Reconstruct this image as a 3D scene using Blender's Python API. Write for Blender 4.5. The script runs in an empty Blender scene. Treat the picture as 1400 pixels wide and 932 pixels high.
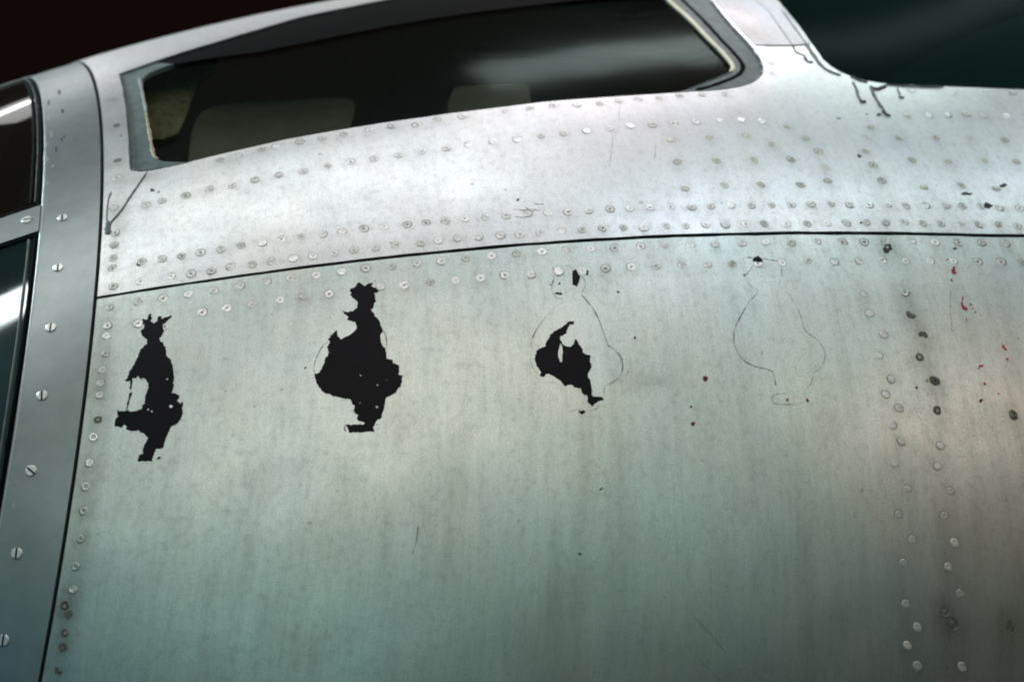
import bpy, math, random
import numpy as np
from mathutils import Vector, Matrix
from mathutils.geometry import delaunay_2d_cdt
random.seed(4); RNG = np.random.default_rng(4)
scene = bpy.context.scene
COL = scene.collection

# ------------------------------------------------------------------ camera
CAM = np.array([-0.29842, -2.59437, -0.62050]); YAW, PIT, FPX = 0.490552, 0.456620, 2025.79
_cy, _sy, _cp, _sp = math.cos(YAW), math.sin(YAW), math.cos(PIT), math.sin(PIT)
FWD = np.array([_sy*_cp, _cy*_cp, _sp]); RGT = np.array([_cy, -_sy, 0.0]); UPV = np.cross(RGT, FWD)
cam_d = bpy.data.cameras.new('camera'); cam = bpy.data.objects.new('camera', cam_d); COL.objects.link(cam)
cam.matrix_world = Matrix(((RGT[0], UPV[0], -FWD[0], CAM[0]), (RGT[1], UPV[1], -FWD[1], CAM[1]),
                           (RGT[2], UPV[2], -FWD[2], CAM[2]), (0, 0, 0, 1)))
cam_d.sensor_width = 36.0; cam_d.lens = FPX/1400*36.0; cam_d.clip_start = 0.02; cam_d.clip_end = 200
cam_d.dof.use_dof = True; cam_d.dof.focus_distance = 1.72; cam_d.dof.aperture_fstop = 3.5
scene.camera = cam

# ------------------------------------------------------------------ world and lamps
world = bpy.data.worlds.new('World'); scene.world = world; world.use_nodes = True
bg = world.node_tree.nodes['Background']; bg.inputs[0].default_value = (0.0056, 0.0028, 0.0023, 1); bg.inputs[1].default_value = 1.0

def lamp(name, loc, target, sx, sy, power, color, spread=180):
    d = bpy.data.lights.new(name, 'AREA'); d.shape = 'RECTANGLE'; d.size = sx; d.size_y = sy
    d.energy = power; d.color = color; d.spread = math.radians(spread)
    o = bpy.data.objects.new(name, d); COL.objects.link(o); o.location = loc
    z = (Vector(loc) - Vector(target)).normalized(); x = Vector((1, 0, 0)); y = z.cross(x).normalized(); x = y.cross(z)
    o.matrix_world = Matrix(((x[0], y[0], z[0], loc[0]), (x[1], y[1], z[1], loc[1]), (x[2], y[2], z[2], loc[2]), (0, 0, 0, 1)))
    return o
MID = (0.45, -1.15, 0.2)
for nm_, loc_, sx_, sy_, pw_, col_ in (
    ('ceiling_or_added_tube_lamp', (-2.35, -1.9, 3.2), 3.7, 0.32, 29.7, (0.97, 1.00, 0.99)),
    ('ceiling_or_added_tube_lamp', (-1.8, -4.6, 3.2), 2.6, 0.35, 14.0, (1.00, 0.97, 0.92)),
    ('ceiling_or_added_tube_lamp', (-1.8, -6.5, 3.2), 2.6, 0.35, 6.2, (1.00, 0.75, 0.57)),
    ('ceiling_or_added_tube_lamp', (1.2, -3.3, 3.2), 2.6, 0.35, 14.7, (0.79, 0.95, 1.00)),
    ('ceiling_or_added_tube_lamp', (1.2, -6.5, 3.2), 2.6, 0.35, 10.8, (0.74, 1.00, 0.93)),
    ('fill_lamp', (-3.5, -5.5, 2.2), 1.8, 0.9, 16.3, (1.00, 0.90, 0.85)),  # lamps of this name are added fill, mostly teal ambient
    ('fill_lamp', (-3.5, -5.5, -0.6), 1.8, 0.9, 7.4, (0.56, 1.00, 0.95)),
    ('fill_lamp', (-0.5, -5.5, 0.9), 1.8, 0.9, 4.0, (0.36, 1.00, 0.90)),
    ('fill_lamp', (-5, -2.5, -0.5), 1.5, 1.0, 5.1, (0.00, 0.66, 1.00)),
    ('warm_hall_lamp', (2.1, -6.65, 2.8), 0.75, 0.3, 14.6, (1.00, 0.64, 0.50)),
    ('warm_hall_lamp', (-1.8, -6.2, 2.5), 1.6, 0.35, 8.8, (1.00, 0.86, 0.74)),
    ('warm_hall_lamp', (-4.4, -4.8, 1.4), 1.4, 0.35, 8.4, (0.69, 1.00, 0.95)),
    ('ceiling_or_added_tube_lamp', (-0.3, -2.2, 3.1), 0.8, 0.3, 5.8, (0.94, 0.96, 1.00)),  # short tube added to brighten the dim upper skin
    ('ceiling_or_added_tube_lamp', (0.5, -3.6, 3.1), 0.9, 0.3, 3.8, (0.94, 0.87, 1.00)),
    ('ceiling_or_added_tube_lamp', (1.0, -1.1, 3.2), 1.2, 0.35, 18, (1.00, 0.91, 0.96)),
    ('ceiling_or_added_tube_lamp', (2.4, -1.1, 3.2), 1.2, 0.35, 16.0, (0.81, 1.00, 0.96)),
    ('rear_ceiling_lamp', (0.1, 0.9, 3.3), 2.2, 0.5, 3.9, (1.00, 1.00, 0.99)),
    ('fill_lamp', (-2.6, 0.9, 2.6), 0.8, 0.8, 130.6, (0.73, 0.95, 1.00)),
    ('fill_lamp', (-3.2, -5.5, 0.2), 1.6, 0.6, 1.2, (0.00, 1.00, 0.56)),
    ):
    lamp(nm_, loc_, MID if nm_[0] != 'r' else (0, -0.7, 0.7), sx_, sy_, pw_, col_)

lamp('rear_tube_lamp', (-0.62, 0.93, 3.2), (0, -0.7, 0.7), 0.75, 0.09, 1.7, (1.0, 0.94, 0.97))
scene.view_settings.view_transform = 'Standard'
try: scene.view_settings.look = 'None'
except Exception: pass
scene.cycles.filter_width = 2.0
scene.view_settings.exposure = 0.0; scene.view_settings.gamma = 1.0

# ------------------------------------------------------------------ nose shell: a body of revolution about X
A_, B_, C_ = 0.6554178, 0.2153644, 0.0164183
def rad(x):
    e = np.maximum(0, x-1.0); return 1.0 + A_*x - B_*x*x + C_*x**3 + 0.55*e*e
def drad(x):
    e = np.maximum(0, x-1.0); return A_ - 2*B_*x + 3*C_*x*x + 1.1*e
def base_normal(x, ph):
    n = np.stack([-drad(x), -np.cos(ph), np.sin(ph)], -1); return n/np.linalg.norm(n, axis=-1, keepdims=True)
KT = 1.15                                   # metres per radian used in the flat (x, t) layout
DENTS = np.zeros((0, 4))                    # x, ph, depth, sigma
WAVES = []
def relief(x, ph):
    h = np.zeros_like(x)
    if len(DENTS):
        for k in range(0, len(x), 4000):
            xs, ps = x[k:k+4000, None], ph[k:k+4000, None]
            d2 = (xs-DENTS[None, :, 0])**2 + ((ps-DENTS[None, :, 1])*KT)**2
            h[k:k+4000] -= (DENTS[None, :, 2]*np.exp(-d2/(2*DENTS[None, :, 3]**2))).sum(1)
    h = h + 0.00012*np.sin(x*31+ph*11)*np.sin(ph*37+1.3+x*6) + 0.00009*np.sin(x*67+2.1-ph*19)*np.sin(ph*53+x*23)
    return h
def shell(x, ph, off=0.0, rel=True):
    x = np.asarray(x, float); ph = np.asarray(ph, float); r = rad(x)
    P = np.stack([x, -r*np.cos(ph), r*np.sin(ph)], -1)
    h = np.asarray(off, float) + (relief(x, ph) if rel else 0.0)
    return P + base_normal(x, ph)*(h[..., None] if np.ndim(h) else h)
def shell_normal(x, ph):
    e = 6e-4
    a = shell(x+e, ph) - shell(x-e, ph); b = shell(x, ph+e) - shell(x, ph-e)
    n = np.cross(a, b); n /= np.linalg.norm(n, axis=-1, keepdims=True)
    s = np.sign((n*base_normal(x, ph)).sum(-1, keepdims=True)); return n*s
def on_shell(pts, off=0.0):
    """sight-line survey of the photograph: pixel -> (x, phi) on the shell"""
    pts = np.asarray(pts, float); d = FWD + RGT*((pts[:, :1]-700)/FPX) - UPV*((pts[:, 1:2]-466)/FPX)
    d /= np.linalg.norm(d, axis=1, keepdims=True)
    t = np.linspace(1.2, 3.4, 900)
    P = CAM + t[None, :, None]*d[:, None, :]
    g = np.hypot(P[..., 1], P[..., 2]) - rad(P[..., 0]) - off*np.sqrt(1+drad(P[..., 0])**2)
    out = []
    for i in range(len(pts)):
        k = int(np.argmax(g[i] < 0)); k = int(np.argmin(g[i])) if g[i, k] >= 0 or k == 0 else k
        lo, hi = t[max(k-1, 0)], t[k]
        for _ in range(25):
            m = .5*(lo+hi); Q = CAM + m*d[i]
            if math.hypot(Q[1], Q[2]) - rad(Q[0]) - off*math.sqrt(1+drad(Q[0])**2) > 0: lo = m
            else: hi = m
        Q = CAM + lo*d[i]; out.append((Q[0], math.atan2(Q[2], -Q[1])))
    return np.array(out)

# ------------------------------------------------------------------ materials
def mat(name):
    m = bpy.data.materials.new(name); m.use_nodes = True; nt = m.node_tree
    return m, nt, nt.nodes['Principled BSDF']
def N(nt, t, **kw):
    n = nt.nodes.new(t)
    for k, v in kw.items(): setattr(n, k, v)
    return n
def L(nt, a, b): nt.links.new(a, b)
def ramp(nt, src, stops):
    r = N(nt, 'ShaderNodeValToRGB'); e = r.color_ramp.elements
    while len(e) < len(stops): e.new(0.5)
    for q, (p, c) in zip(e, stops): q.position = p; q.color = c if len(c) == 4 else (*c, 1)
    L(nt, src, r.inputs[0]); return r.outputs[0]
def noise(nt, vec, scale, detail=3, rough=.55, sx=1, sy=1):
    mp = N(nt, 'ShaderNodeMapping'); mp.inputs['Scale'].default_value = (sx, sy, 1); L(nt, vec, mp.inputs[0])
    n = N(nt, 'ShaderNodeTexNoise'); n.inputs['Scale'].default_value = scale; n.inputs['Detail'].default_value = detail
    n.inputs['Roughness'].default_value = rough; L(nt, mp.outputs[0], n.inputs['Vector']); return n.outputs[0]
def math_(nt, op, a, b):
    n = N(nt, 'ShaderNodeMath', operation=op)
    for i, v in enumerate((a, b)):
        if isinstance(v, (int, float)): n.inputs[i].default_value = v
        else: L(nt, v, n.inputs[i])
    return n.outputs[0]
def mixc(nt, f, a, b, blend='MIX'):
    n = N(nt, 'ShaderNodeMix', data_type='RGBA', blend_type=blend)
    for k, v in ((0, f), (6, a), (7, b)):
        if isinstance(v, (int, float)): n.inputs[k].default_value = v
        elif isinstance(v, tuple): n.inputs[k].default_value = (*v, 1)
        else: L(nt, v, n.inputs[k])
    return n.outputs[2]
def aluminium(name, base, r0, r1, metal, dirt=(0.13, 0.135, 0.10), streak=.25, drift=1.0):
    m, nt, b = mat(name)
    uv = N(nt, 'ShaderNodeUVMap').outputs[0]; at = N(nt, 'ShaderNodeAttribute', attribute_name='grime').outputs['Fac']
    streaks = noise(nt, uv, 1, 5, .65, 60, 7); cloud = noise(nt, uv, 16, 4, .6); grain = noise(nt, uv, 520, 2, .7); mott = noise(nt, uv, 130, 3, .6, 1, .75)
    f = math_(nt, 'MULTIPLY', ramp(nt, streaks, [(.42, (0,)*3), (.75, (1,)*3)]), streak)
    f = math_(nt, 'ADD', f, math_(nt, 'MULTIPLY', ramp(nt, cloud, [(.40, (0,)*3), (.8, (1,)*3)]), .10))
    f = math_(nt, 'ADD', f, math_(nt, 'MULTIPLY', ramp(nt, mott, [(.48, (0,)*3), (.85, (1,)*3)]), .25))
    f = math_(nt, 'ADD', f, at)
    spots = ramp(nt, noise(nt, uv, 85, 1, .4), [(.77, (0,)*3), (.80, (1,)*3)])
    f = math_(nt, 'ADD', f, math_(nt, 'MULTIPLY', spots, .35))
    f2 = N(nt, 'ShaderNodeClamp'); L(nt, f, f2.inputs[0])
    c = mixc(nt, f2.outputs[0], base, dirt)
    hue = ramp(nt, noise(nt, uv, 7, 3, .6, 1.6, .8), [(.34, (.955, 1.0, 1.035)), (.66, (1.045, 1.0, .955))])
    c = mixc(nt, drift, c, mixc(nt, 1.0, c, hue, 'MULTIPLY'))
    fine = ramp(nt, noise(nt, uv, 1, 4, .7, 260, 14), [(.3, (.88,)*3), (.7, (1.10,)*3)])
    c = mixc(nt, streak*2.6, c, mixc(nt, 1.0, c, fine, 'MULTIPLY'))
    c = mixc(nt, .5, c, mixc(nt, 1.0, c, ramp(nt, grain, [(.3, (.62,)*3), (.7, (1.30,)*3)]), 'MULTIPLY'))
    L(nt, c, b.inputs['Base Color']); b.inputs['Metallic'].default_value = metal
    rg = N(nt, 'ShaderNodeMapRange'); L(nt, math_(nt, 'ADD', cloud, math_(nt, 'MULTIPLY', mott, .6)), rg.inputs[0])
    rg.inputs[1].default_value = .5; rg.inputs[2].default_value = 1.1; rg.inputs[3].default_value = r0; rg.inputs[4].default_value = r1
    L(nt, rg.outputs[0], b.inputs['Roughness'])
    bp = N(nt, 'ShaderNodeBump'); bp.inputs['Strength'].default_value = .16; bp.inputs['Distance'].default_value = .0006
    L(nt, math_(nt, 'ADD', noise(nt, uv, 230, 3, .6), math_(nt, 'MULTIPLY', streaks, .4)), bp.inputs['Height']); L(nt, bp.outputs[0], b.inputs['Normal'])
    return m
def plain(name, col, rough=.5, metal=0., var=.25, scale=90, spec=.5, coat=0., bump=.0):
    m, nt, b = mat(name)
    tc = N(nt, 'ShaderNodeTexCoord').outputs['Object']; n = noise(nt, tc, scale, 4, .6)
    L(nt, mixc(nt, n, tuple(c*(1-var) for c in col), tuple(min(1, c*(1+var)) for c in col)), b.inputs['Base Color'])
    b.inputs['Roughness'].default_value = rough; b.inputs['Metallic'].default_value = metal
    b.inputs['Specular IOR Level'].default_value = spec; b.inputs['Coat Weight'].default_value = coat; b.inputs['Coat Roughness'].default_value = .12
    if bump:
        bp = N(nt, 'ShaderNodeBump'); bp.inputs['Strength'].default_value = bump; bp.inputs['Distance'].default_value = .001
        L(nt, n, bp.inputs['Height']); L(nt, bp.outputs[0], b.inputs['Normal'])
    return m
def glass(name, tint, gloss_rough=.03, haze=(0.02, 0.025, 0.022), haze_amt=.25, boost=1.0, ior=1.49, gcol=(1, 1, 1)):
    m, nt, b = mat(name); out = nt.nodes['Material Output']; nt.nodes.remove(b)
    tr = N(nt, 'ShaderNodeBsdfTransparent'); tr.inputs[0].default_value = (*tint, 1)
    df = N(nt, 'ShaderNodeBsdfDiffuse'); df.inputs[0].default_value = (*haze, 1)
    gl = N(nt, 'ShaderNodeBsdfGlossy'); gl.inputs['Roughness'].default_value = gloss_rough
    m1 = N(nt, 'ShaderNodeMixShader'); m1.inputs[0].default_value = haze_amt; L(nt, tr.outputs[0], m1.inputs[1]); L(nt, df.outputs[0], m1.inputs[2])
    fr = N(nt, 'ShaderNodeFresnel'); fr.inputs[0].default_value = ior; gl.inputs[0].default_value = (*gcol, 1)
    tc = N(nt, 'ShaderNodeTexCoord').outputs['Object']
    bp = N(nt, 'ShaderNodeBump'); bp.inputs['Strength'].default_value = .05; bp.inputs['Distance'].default_value = .002
    L(nt, noise(nt, tc, 9, 2), bp.inputs['Height']); L(nt, bp.outputs[0], gl.inputs['Normal'])
    m2 = N(nt, 'ShaderNodeMixShader'); L(nt, math_(nt, 'MULTIPLY', fr.outputs[0], boost), m2.inputs[0]); L(nt, m1.outputs[0], m2.inputs[1]); L(nt, gl.outputs[0], m2.inputs[2])
    L(nt, m2.outputs[0], out.inputs[0]); return m
M_UP = aluminium('upper_bare_aluminium', (0.84, 0.86, 0.86), .35, .45, .90, streak=.09, drift=.35)
M_LOW = aluminium('lower_weathered_aluminium', (0.693, 0.765, 0.735), .37, .46, .95, streak=.17, drift=.6)
M_RING = plain('grey_frame_paint', (0.345, 0.385, 0.38), .36, .72, .20, 45, .3, 0)
M_POST = aluminium('window_post_metal', (0.53, 0.53, 0.55), .45, .58, .85, streak=.12)
M_DARK = plain('dark_void', (0.012, 0.010, 0.010), .9)
M_RUB_SHADE = plain('black_rubber_and_shade', (0.0035, 0.0035, 0.0035), .8, 0, .4, 200, .04)  # also the painted shade above the side window
M_FRAME = plain('blue_grey_window_frame', (0.135, 0.17, 0.17), .55, .1, .6, 60, .25, 0, .3)
M_BEAD = plain('cream_sealant', (0.88, 0.80, 0.58), .5, 0, .15, 150)
M_BEADY = plain('yellowed_sealant', (0.36, 0.30, 0.14), .5, 0, .5, 150)
M_SEAL = plain('dried_dark_sealant', (0.020, 0.024, 0.022), .6, 0, .5, 200)
M_SEALG = plain('grey_green_sealant', (0.12, 0.15, 0.135), .6, 0, .4, 200)
M_INK = plain('black_marking_paint', (0.0044, 0.0042, 0.0078), .46, 0, .75, 38, .14, 0, .25)
M_LINE = plain('faded_paint_edge', (0.29, 0.315, 0.29), .6, .4, .4, 300)
M_LINEL = plain('pale_paint_edge', (0.33, 0.36, 0.33), .6, .4, .3, 300)
M_RED = plain('dark_red_paint', (0.50, 0.012, 0.055), .5, 0, .4, 300)
M_BROWN = plain('rust_brown_fleck', (0.17, 0.028, 0.022), .7, 0, .4, 300)
M_SCUFF = plain('dark_scuff', (0.05, 0.055, 0.048), .7, 0, .5, 400)
def rivet_metal(name, lo, hi, rough, metal, tint=(1, 1, 1), mottle=.25):
    m, nt, b = mat(name)
    rnd = N(nt, 'ShaderNodeObjectInfo').outputs['Random']; tc = N(nt, 'ShaderNodeTexCoord').outputs['Object']
    off = N(nt, 'ShaderNodeVectorMath', operation='ADD'); L(nt, tc, off.inputs[0])
    cb = N(nt, 'ShaderNodeCombineXYZ')
    for i in range(3): L(nt, math_(nt, 'MULTIPLY', rnd, 37.1*(i+1)), cb.inputs[i])
    L(nt, cb.outputs[0], off.inputs[1])
    n1 = noise(nt, off.outputs[0], 330, 3, .65)
    c = ramp(nt, rnd, [(0, tuple(lo*t for t in tint)), (1, tuple(hi*t for t in tint))])
    c = mixc(nt, 1.0, c, ramp(nt, n1, [(.34, (1-mottle*1.6,)*3), (.62, (1.04,)*3)]), 'MULTIPLY')
    L(nt, c, b.inputs['Base Color']); b.inputs['Roughness'].default_value = rough; b.inputs['Metallic'].default_value = metal
    return m
M_RV = [rivet_metal('rivet_bright', .80, .90, .36, .92, (1, 1.01, .99), .12), rivet_metal('rivet_grey', .70, .82, .42, .9, (1, 1.01, .98), .25),
        rivet_metal('rivet_dull', .62, .74, .46, .86, (1, 1.02, .96), .28), rivet_metal('rivet_green_stained', .17, .26, .6, .45, (1, 1.06, .88), .5)]
M_FLUSH = [rivet_metal('flush_rivet_pale', .66, .80, .45, .85, (1, 1, .92), .25), rivet_metal('flush_rivet_yellowed', .60, .74, .48, .85, (1, 1, .87), .3)]
M_GRIME = plain('rivet_grime', (0.24, 0.25, 0.22), .6, .5, .4, 300)
M_GRIMEL = plain('rivet_grime_light', (0.44, 0.45, 0.41), .55, .65, .3, 300)
M_SCREW = plain('plated_screw', (0.88, 0.87, 0.84), .35, .55, .12, 300)
M_GLASS = glass('cockpit_glass', (0.88, 0.92, 0.86), .14, (0.03, 0.04, 0.035), .10, .105, 1.49, (0.72, 0.95, 0.86))
M_GLASS2 = glass('rear_glass', (0.25, 0.33, 0.30), .20, (0.004, 0.017, 0.014), .7, .012)
M_NGLASS = glass('nose_glass', (0.40, 0.50, 0.49), .05, (0.03, 0.075, 0.08), .4, 1.0, 2.3, (0.93, 1, 1))
M_NGLASS_U = glass('upper_nose_glass', (0.40, 0.44, 0.40), .05, (0.022, 0.020, 0.016), .4, 1.0, 1.9)
M_OLIVE = plain('olive_interior_paint', (0.095, 0.10, 0.08), .85, 0, .5, 22)
M_CLOTH = plain('quilted_cloth', (0.15, 0.14, 0.08), .9, 0, .98, 110, .2, 0, 1.0)
M_REFLECT = plain('reflection_green_grey', (0.20, 0.25, 0.23), .4, .3, .2, 30)

# ------------------------------------------------------------------ mesh helpers
def link(name, me, mats, parent=None, smooth=True):
    o = bpy.data.objects.new(name, me); COL.objects.link(o)
    for m in (mats if isinstance(mats, (list, tuple)) else [mats]): me.materials.append(m)
    if smooth: me.polygons.foreach_set('use_smooth', [True]*len(me.polygons))
    if parent: o.parent = parent
    return o
def inside(pts, poly):
    x, y = pts[:, 0], pts[:, 1]; r = np.zeros(len(pts), bool); q = np.roll(poly, -1, 0)
    for (x0, y0), (x1, y1) in zip(poly, q):
        if y0 == y1: continue
        r ^= ((y0 > y) != (y1 > y)) & (x < (x1-x0)*(y-y0)/(y1-y0)+x0)
    return r
def densify(poly, h, closed=True):
    out = []; n = len(poly)
    for i in range(n if closed else n-1):
        a, b = poly[i], poly[(i+1) % n]; k = max(1, int(np.linalg.norm(b-a)/h))
        for j in range(k): out.append(a+(b-a)*j/k)
    if not closed: out.append(poly[-1])
    return np.array(out)
def smooth_loop(poly, it=2):
    for _ in range(it):
        q = np.roll(poly, -1, 0); poly = np.stack([.75*poly+.25*q, .25*poly+.75*q], 1).reshape(-1, 2)
    return poly
GRIME = []
def grime(x, ph):
    g = np.zeros_like(x)
    for gx, gp, amt, sx, sp in GRIME: g += amt*np.exp(-((x-gx)/sx)**2 - ((ph-gp)*KT/sp)**2)
    return g
def sheet(name, outer, holes, h, mats, parent, off=0.0, thick=0.0015, grid_box=None, coarse=None, grime_fn=None, rim_mat=0):
    """a curved sheet lying on the shell: outer and holes are (x, phi) outlines"""
    S = np.array([1, KT]); O = densify(outer*S, h); Hs = [densify(q*S, h) for q in holes]
    loops = [O]+Hs; V = np.concatenate(loops); E = []; k = 0
    for l in loops: E += [(k+i, k+(i+1) % len(l)) for i in range(len(l))]; k += len(l)
    lo, hi = O.min(0), O.max(0)
    gx, gy = np.meshgrid(np.arange(lo[0], hi[0], h), np.arange(lo[1], hi[1], h)); gx[1::2] += h/2
    G = np.stack([gx.ravel(), gy.ravel()], 1)
    if coarse is not None:
        b = grid_box; far = (G[:, 0] < b[0]) | (G[:, 0] > b[1]) | (G[:, 1] < b[2]*KT) | (G[:, 1] > b[3]*KT)
        G = G[~far | (RNG.random(len(G)) < coarse)]
    ok = inside(G, O)
    for q in Hs: ok &= ~inside(G, q)
    G = G[ok]
    keep = np.ones(len(G), bool)
    for a in range(0, len(V), 300):
        for c in range(0, len(G), 4000):
            d2 = ((G[c:c+4000, None]-V[None, a:a+300])**2).sum(-1).min(1); keep[c:c+4000] &= d2 > (.55*h)**2
    G = G[keep]; A = np.concatenate([V, G])
    r = delaunay_2d_cdt([Vector(p) for p in A], E, [], 0, 1e-9)
    P = np.array([(v[0], v[1]) for v in r[0]]); T = np.array([f for f in r[2] if len(f) == 3])
    c = P[T].mean(1); ok = inside(c, O)
    for q in Hs: ok &= ~inside(c, q)
    T = T[ok]
    a, b_, d = P[T[:, 0]], P[T[:, 1]], P[T[:, 2]]
    flip = ((b_-a)[:, 0]*(d-a)[:, 1]-(b_-a)[:, 1]*(d-a)[:, 0]) < 0; T[flip] = T[flip][:, ::-1]
    x, ph = P[:, 0], P[:, 1]/KT
    top = shell(x, ph, off); nv = len(top); nrm = shell_normal(x, ph)
    # boundary edges -> rim
    e = {}
    for t in T.tolist():
        for i in range(3):
            a1, b1 = t[i], t[(i+1) % 3]
            if (b1, a1) in e: del e[(b1, a1)]
            else: e[(a1, b1)] = 1
    faces = T.tolist(); verts = list(map(tuple, top)); rim = {}
    low = shell(x, ph, off-thick)
    def rv(i):
        if i not in rim:
            rim[i] = len(verts); verts.append(tuple(top[i])); verts.append(tuple(low[i]))
        return rim[i]
    nt_ = len(faces)
    for a1, b1 in e:
        i, j = rv(a1), rv(b1); faces.append([j, i, i+1, j+1])
    me = bpy.data.meshes.new(name); me.from_pydata(verts, [], faces); me.update()
    uvl = me.uv_layers.new(name='UVMap'); idx = np.empty(len(me.loops), int); me.loops.foreach_get('vertex_index', idx)
    full = np.zeros((len(verts), 2)); full[:nv] = P
    for i, k in rim.items(): full[k] = P[i]; full[k+1] = P[i]
    uvl.data.foreach_set('uv', full[idx].ravel().astype(np.float32))
    if grime_fn is not None:
        at = me.attributes.new('grime', 'FLOAT', 'POINT'); gv = np.clip(grime_fn(full[:, 0], full[:, 1]/KT), -.25, .9); at.data.foreach_set('value', gv.astype(np.float32))
    o = link(name, me, mats, parent)
    if rim_mat: 
        mi = np.zeros(len(faces), np.int32); mi[nt_:] = rim_mat; me.polygons.foreach_set('material_index', mi)
    # exact normals on the top face
    allN = np.zeros((len(verts), 3)); allN[:nv] = nrm
    side = np.zeros((len(verts), 3))
    for (a1, b1) in e:
        tdir = top[b1]-top[a1]; sn = np.cross(tdir, nrm[a1]); l = np.linalg.norm(sn)
        if l > 0:
            for q in (a1, b1): side[rim[q]] += sn/l; side[rim[q]+1] += sn/l
    l = np.linalg.norm(side[nv:], axis=1, keepdims=True); l[l == 0] = 1; allN[nv:] = side[nv:]/l
    me.normals_split_custom_set_from_vertices([tuple(v) for v in allN])
    return o
def spline(pts, n=6):
    P = np.asarray(pts, float)
    if len(P) < 3: return densify(P, np.linalg.norm(P[1]-P[0])/8+1e-9, False)
    Q = np.concatenate([[2*P[0]-P[1]], P, [2*P[-1]-P[-2]]]); out = []
    for i in range(1, len(Q)-2):
        for t in np.linspace(0, 1, n, endpoint=False):
            a, b, c, d = Q[i-1:i+3]
            out.append(.5*((2*b)+(-a+c)*t+(2*a-5*b+4*c-d)*t*t+(-a+3*b-3*c+d)*t**3))
    out.append(P[-1]); return np.array(out)
def ribbon(name, px, width, mats, parent, off=.0002, height=.0003, jitter=.25, taper=True, dom=False, surf_off=0.0, wl=None, broken=0.0):
    """a low ridge of paint or sealant following a line on the shell (width in metres)"""
    D = spline(px if dom else on_shell(px, surf_off)); n = len(D)
    P = shell(D[:, 0], D[:, 1], off+surf_off); Nn = base_normal(D[:, 0], D[:, 1])
    T = np.gradient(P, axis=0); T /= np.linalg.norm(T, axis=1, keepdims=True)+1e-12; B = np.cross(Nn, T)
    w = width*.5*(1+jitter*RNG.normal(size=n)) if wl is None else np.interp(np.linspace(0, 1, n), np.linspace(0, 1, len(wl)), wl)*width*.5*(1+jitter*RNG.normal(size=n))
    if broken: w = w*np.clip(1-broken+broken*1.7*np.interp(np.arange(n), np.arange(0, n+6, 5), RNG.normal(size=len(np.arange(0, n+6, 5)))), .0, 1.35)
    w = np.clip(w, width*(.02 if broken else .12), None)
    if taper: w[0] *= .3; w[-1] *= .4
    v = []; f = []
    for i in range(n):
        v += [P[i]-B[i]*w[i]-Nn[i]*.0003, P[i]-B[i]*w[i]*.55+Nn[i]*height*.8, P[i]+Nn[i]*height, P[i]+B[i]*w[i]*.55+Nn[i]*height*.8, P[i]+B[i]*w[i]-Nn[i]*.0003]
        if i:
            for k in range(4): f.append((5*i-5+k, 5*i-5+k+1, 5*i+k+1, 5*i+k))
    me = bpy.data.meshes.new(name); me.from_pydata([tuple(q) for q in v], [], f); me.update()
    return link(name, me, mats, parent)
def merge(objs, name):
    """join several small sheets of one paint into one mesh"""
    V = []; F = []; 
    for o in objs:
        k = len(V); V += [tuple(v.co) for v in o.data.vertices]; F += [tuple(i+k for i in p.vertices) for p in o.data.polygons]
    me = bpy.data.meshes.new(name); me.from_pydata(V, [], F); me.update()
    for m in objs[0].data.materials: me.materials.append(m)
    me.polygons.foreach_set('use_smooth', [True]*len(me.polygons))
    par = objs[0].parent
    for o in objs: bpy.data.objects.remove(o)
    r = bpy.data.objects.new(name, me); COL.objects.link(r); r.parent = par; return r
def blob(px, py, r, n=9, jit=.25, sx=1, sy=1):
    return [(px+r*sx*(1+jit*RNG.normal())*math.cos(a), py+r*sy*(1+jit*RNG.normal())*math.sin(a)) for a in np.linspace(0, 2*math.pi, n, endpoint=False)]

def ragged_blob(x, y, rr): return [(x+rr*(1+.4*RNG.normal())*math.cos(a)*.9, y+rr*(1+.4*RNG.normal())*math.sin(a)*1.5) for a in np.linspace(0, 2*math.pi, 9, endpoint=False)]
# ------------------------------------------------------------------ rivets: surveyed positions
ROW_WINDOW = [(300,219),(325,213),(357,204),(377,200),(410,194),(440,189),(470,184),(505,178),(536,172),(570,171),(597,164),(632,159),(692,152),(725,149),(757,145),(789,143),(819,142),(846,137),(872,136),(901,134),(929,132),(961,129),(992,129),(1024,122),(1246,124),(1302,127),(1350,126),(1385,126),(1055,86),(1055,100)]
ROW_UPPER = [(200,280),(222,274),(254,268),(286,259),(317,253),(349,246),(382,239),(414,234),(447,227),(479,221),(512,217),(545,212),(577,207),(610,203),(641,198),(674,194),(707,191),(739,186),(771,183),(802,179),(833,176),(862,172),(892,171),(921,169),(952,167),(984,165),(1014,164),(1042,166),(1240,159),(1270,158),(1296,157),(1321,156),(1345,158),(1377,159)]
CLUSTER = [(916,190),(969,188),(1020,186),(927,222),(979,220),(1030,219),(1075,174),(1101,189),(1057,198),(1082,217),(1119,207),(1127,229),(1184,207),(1185,190),(1193,175),(1194,226),(1231,188),(1279,188),(1327,189),(1374,191),(1247,219),(1295,220),(1345,220),(1390,221),(937,257),(990,254),(1040,253),(1095,252),(1132,248),(1206,247),(1263,255),(1314,254),(1362,257)]
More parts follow.
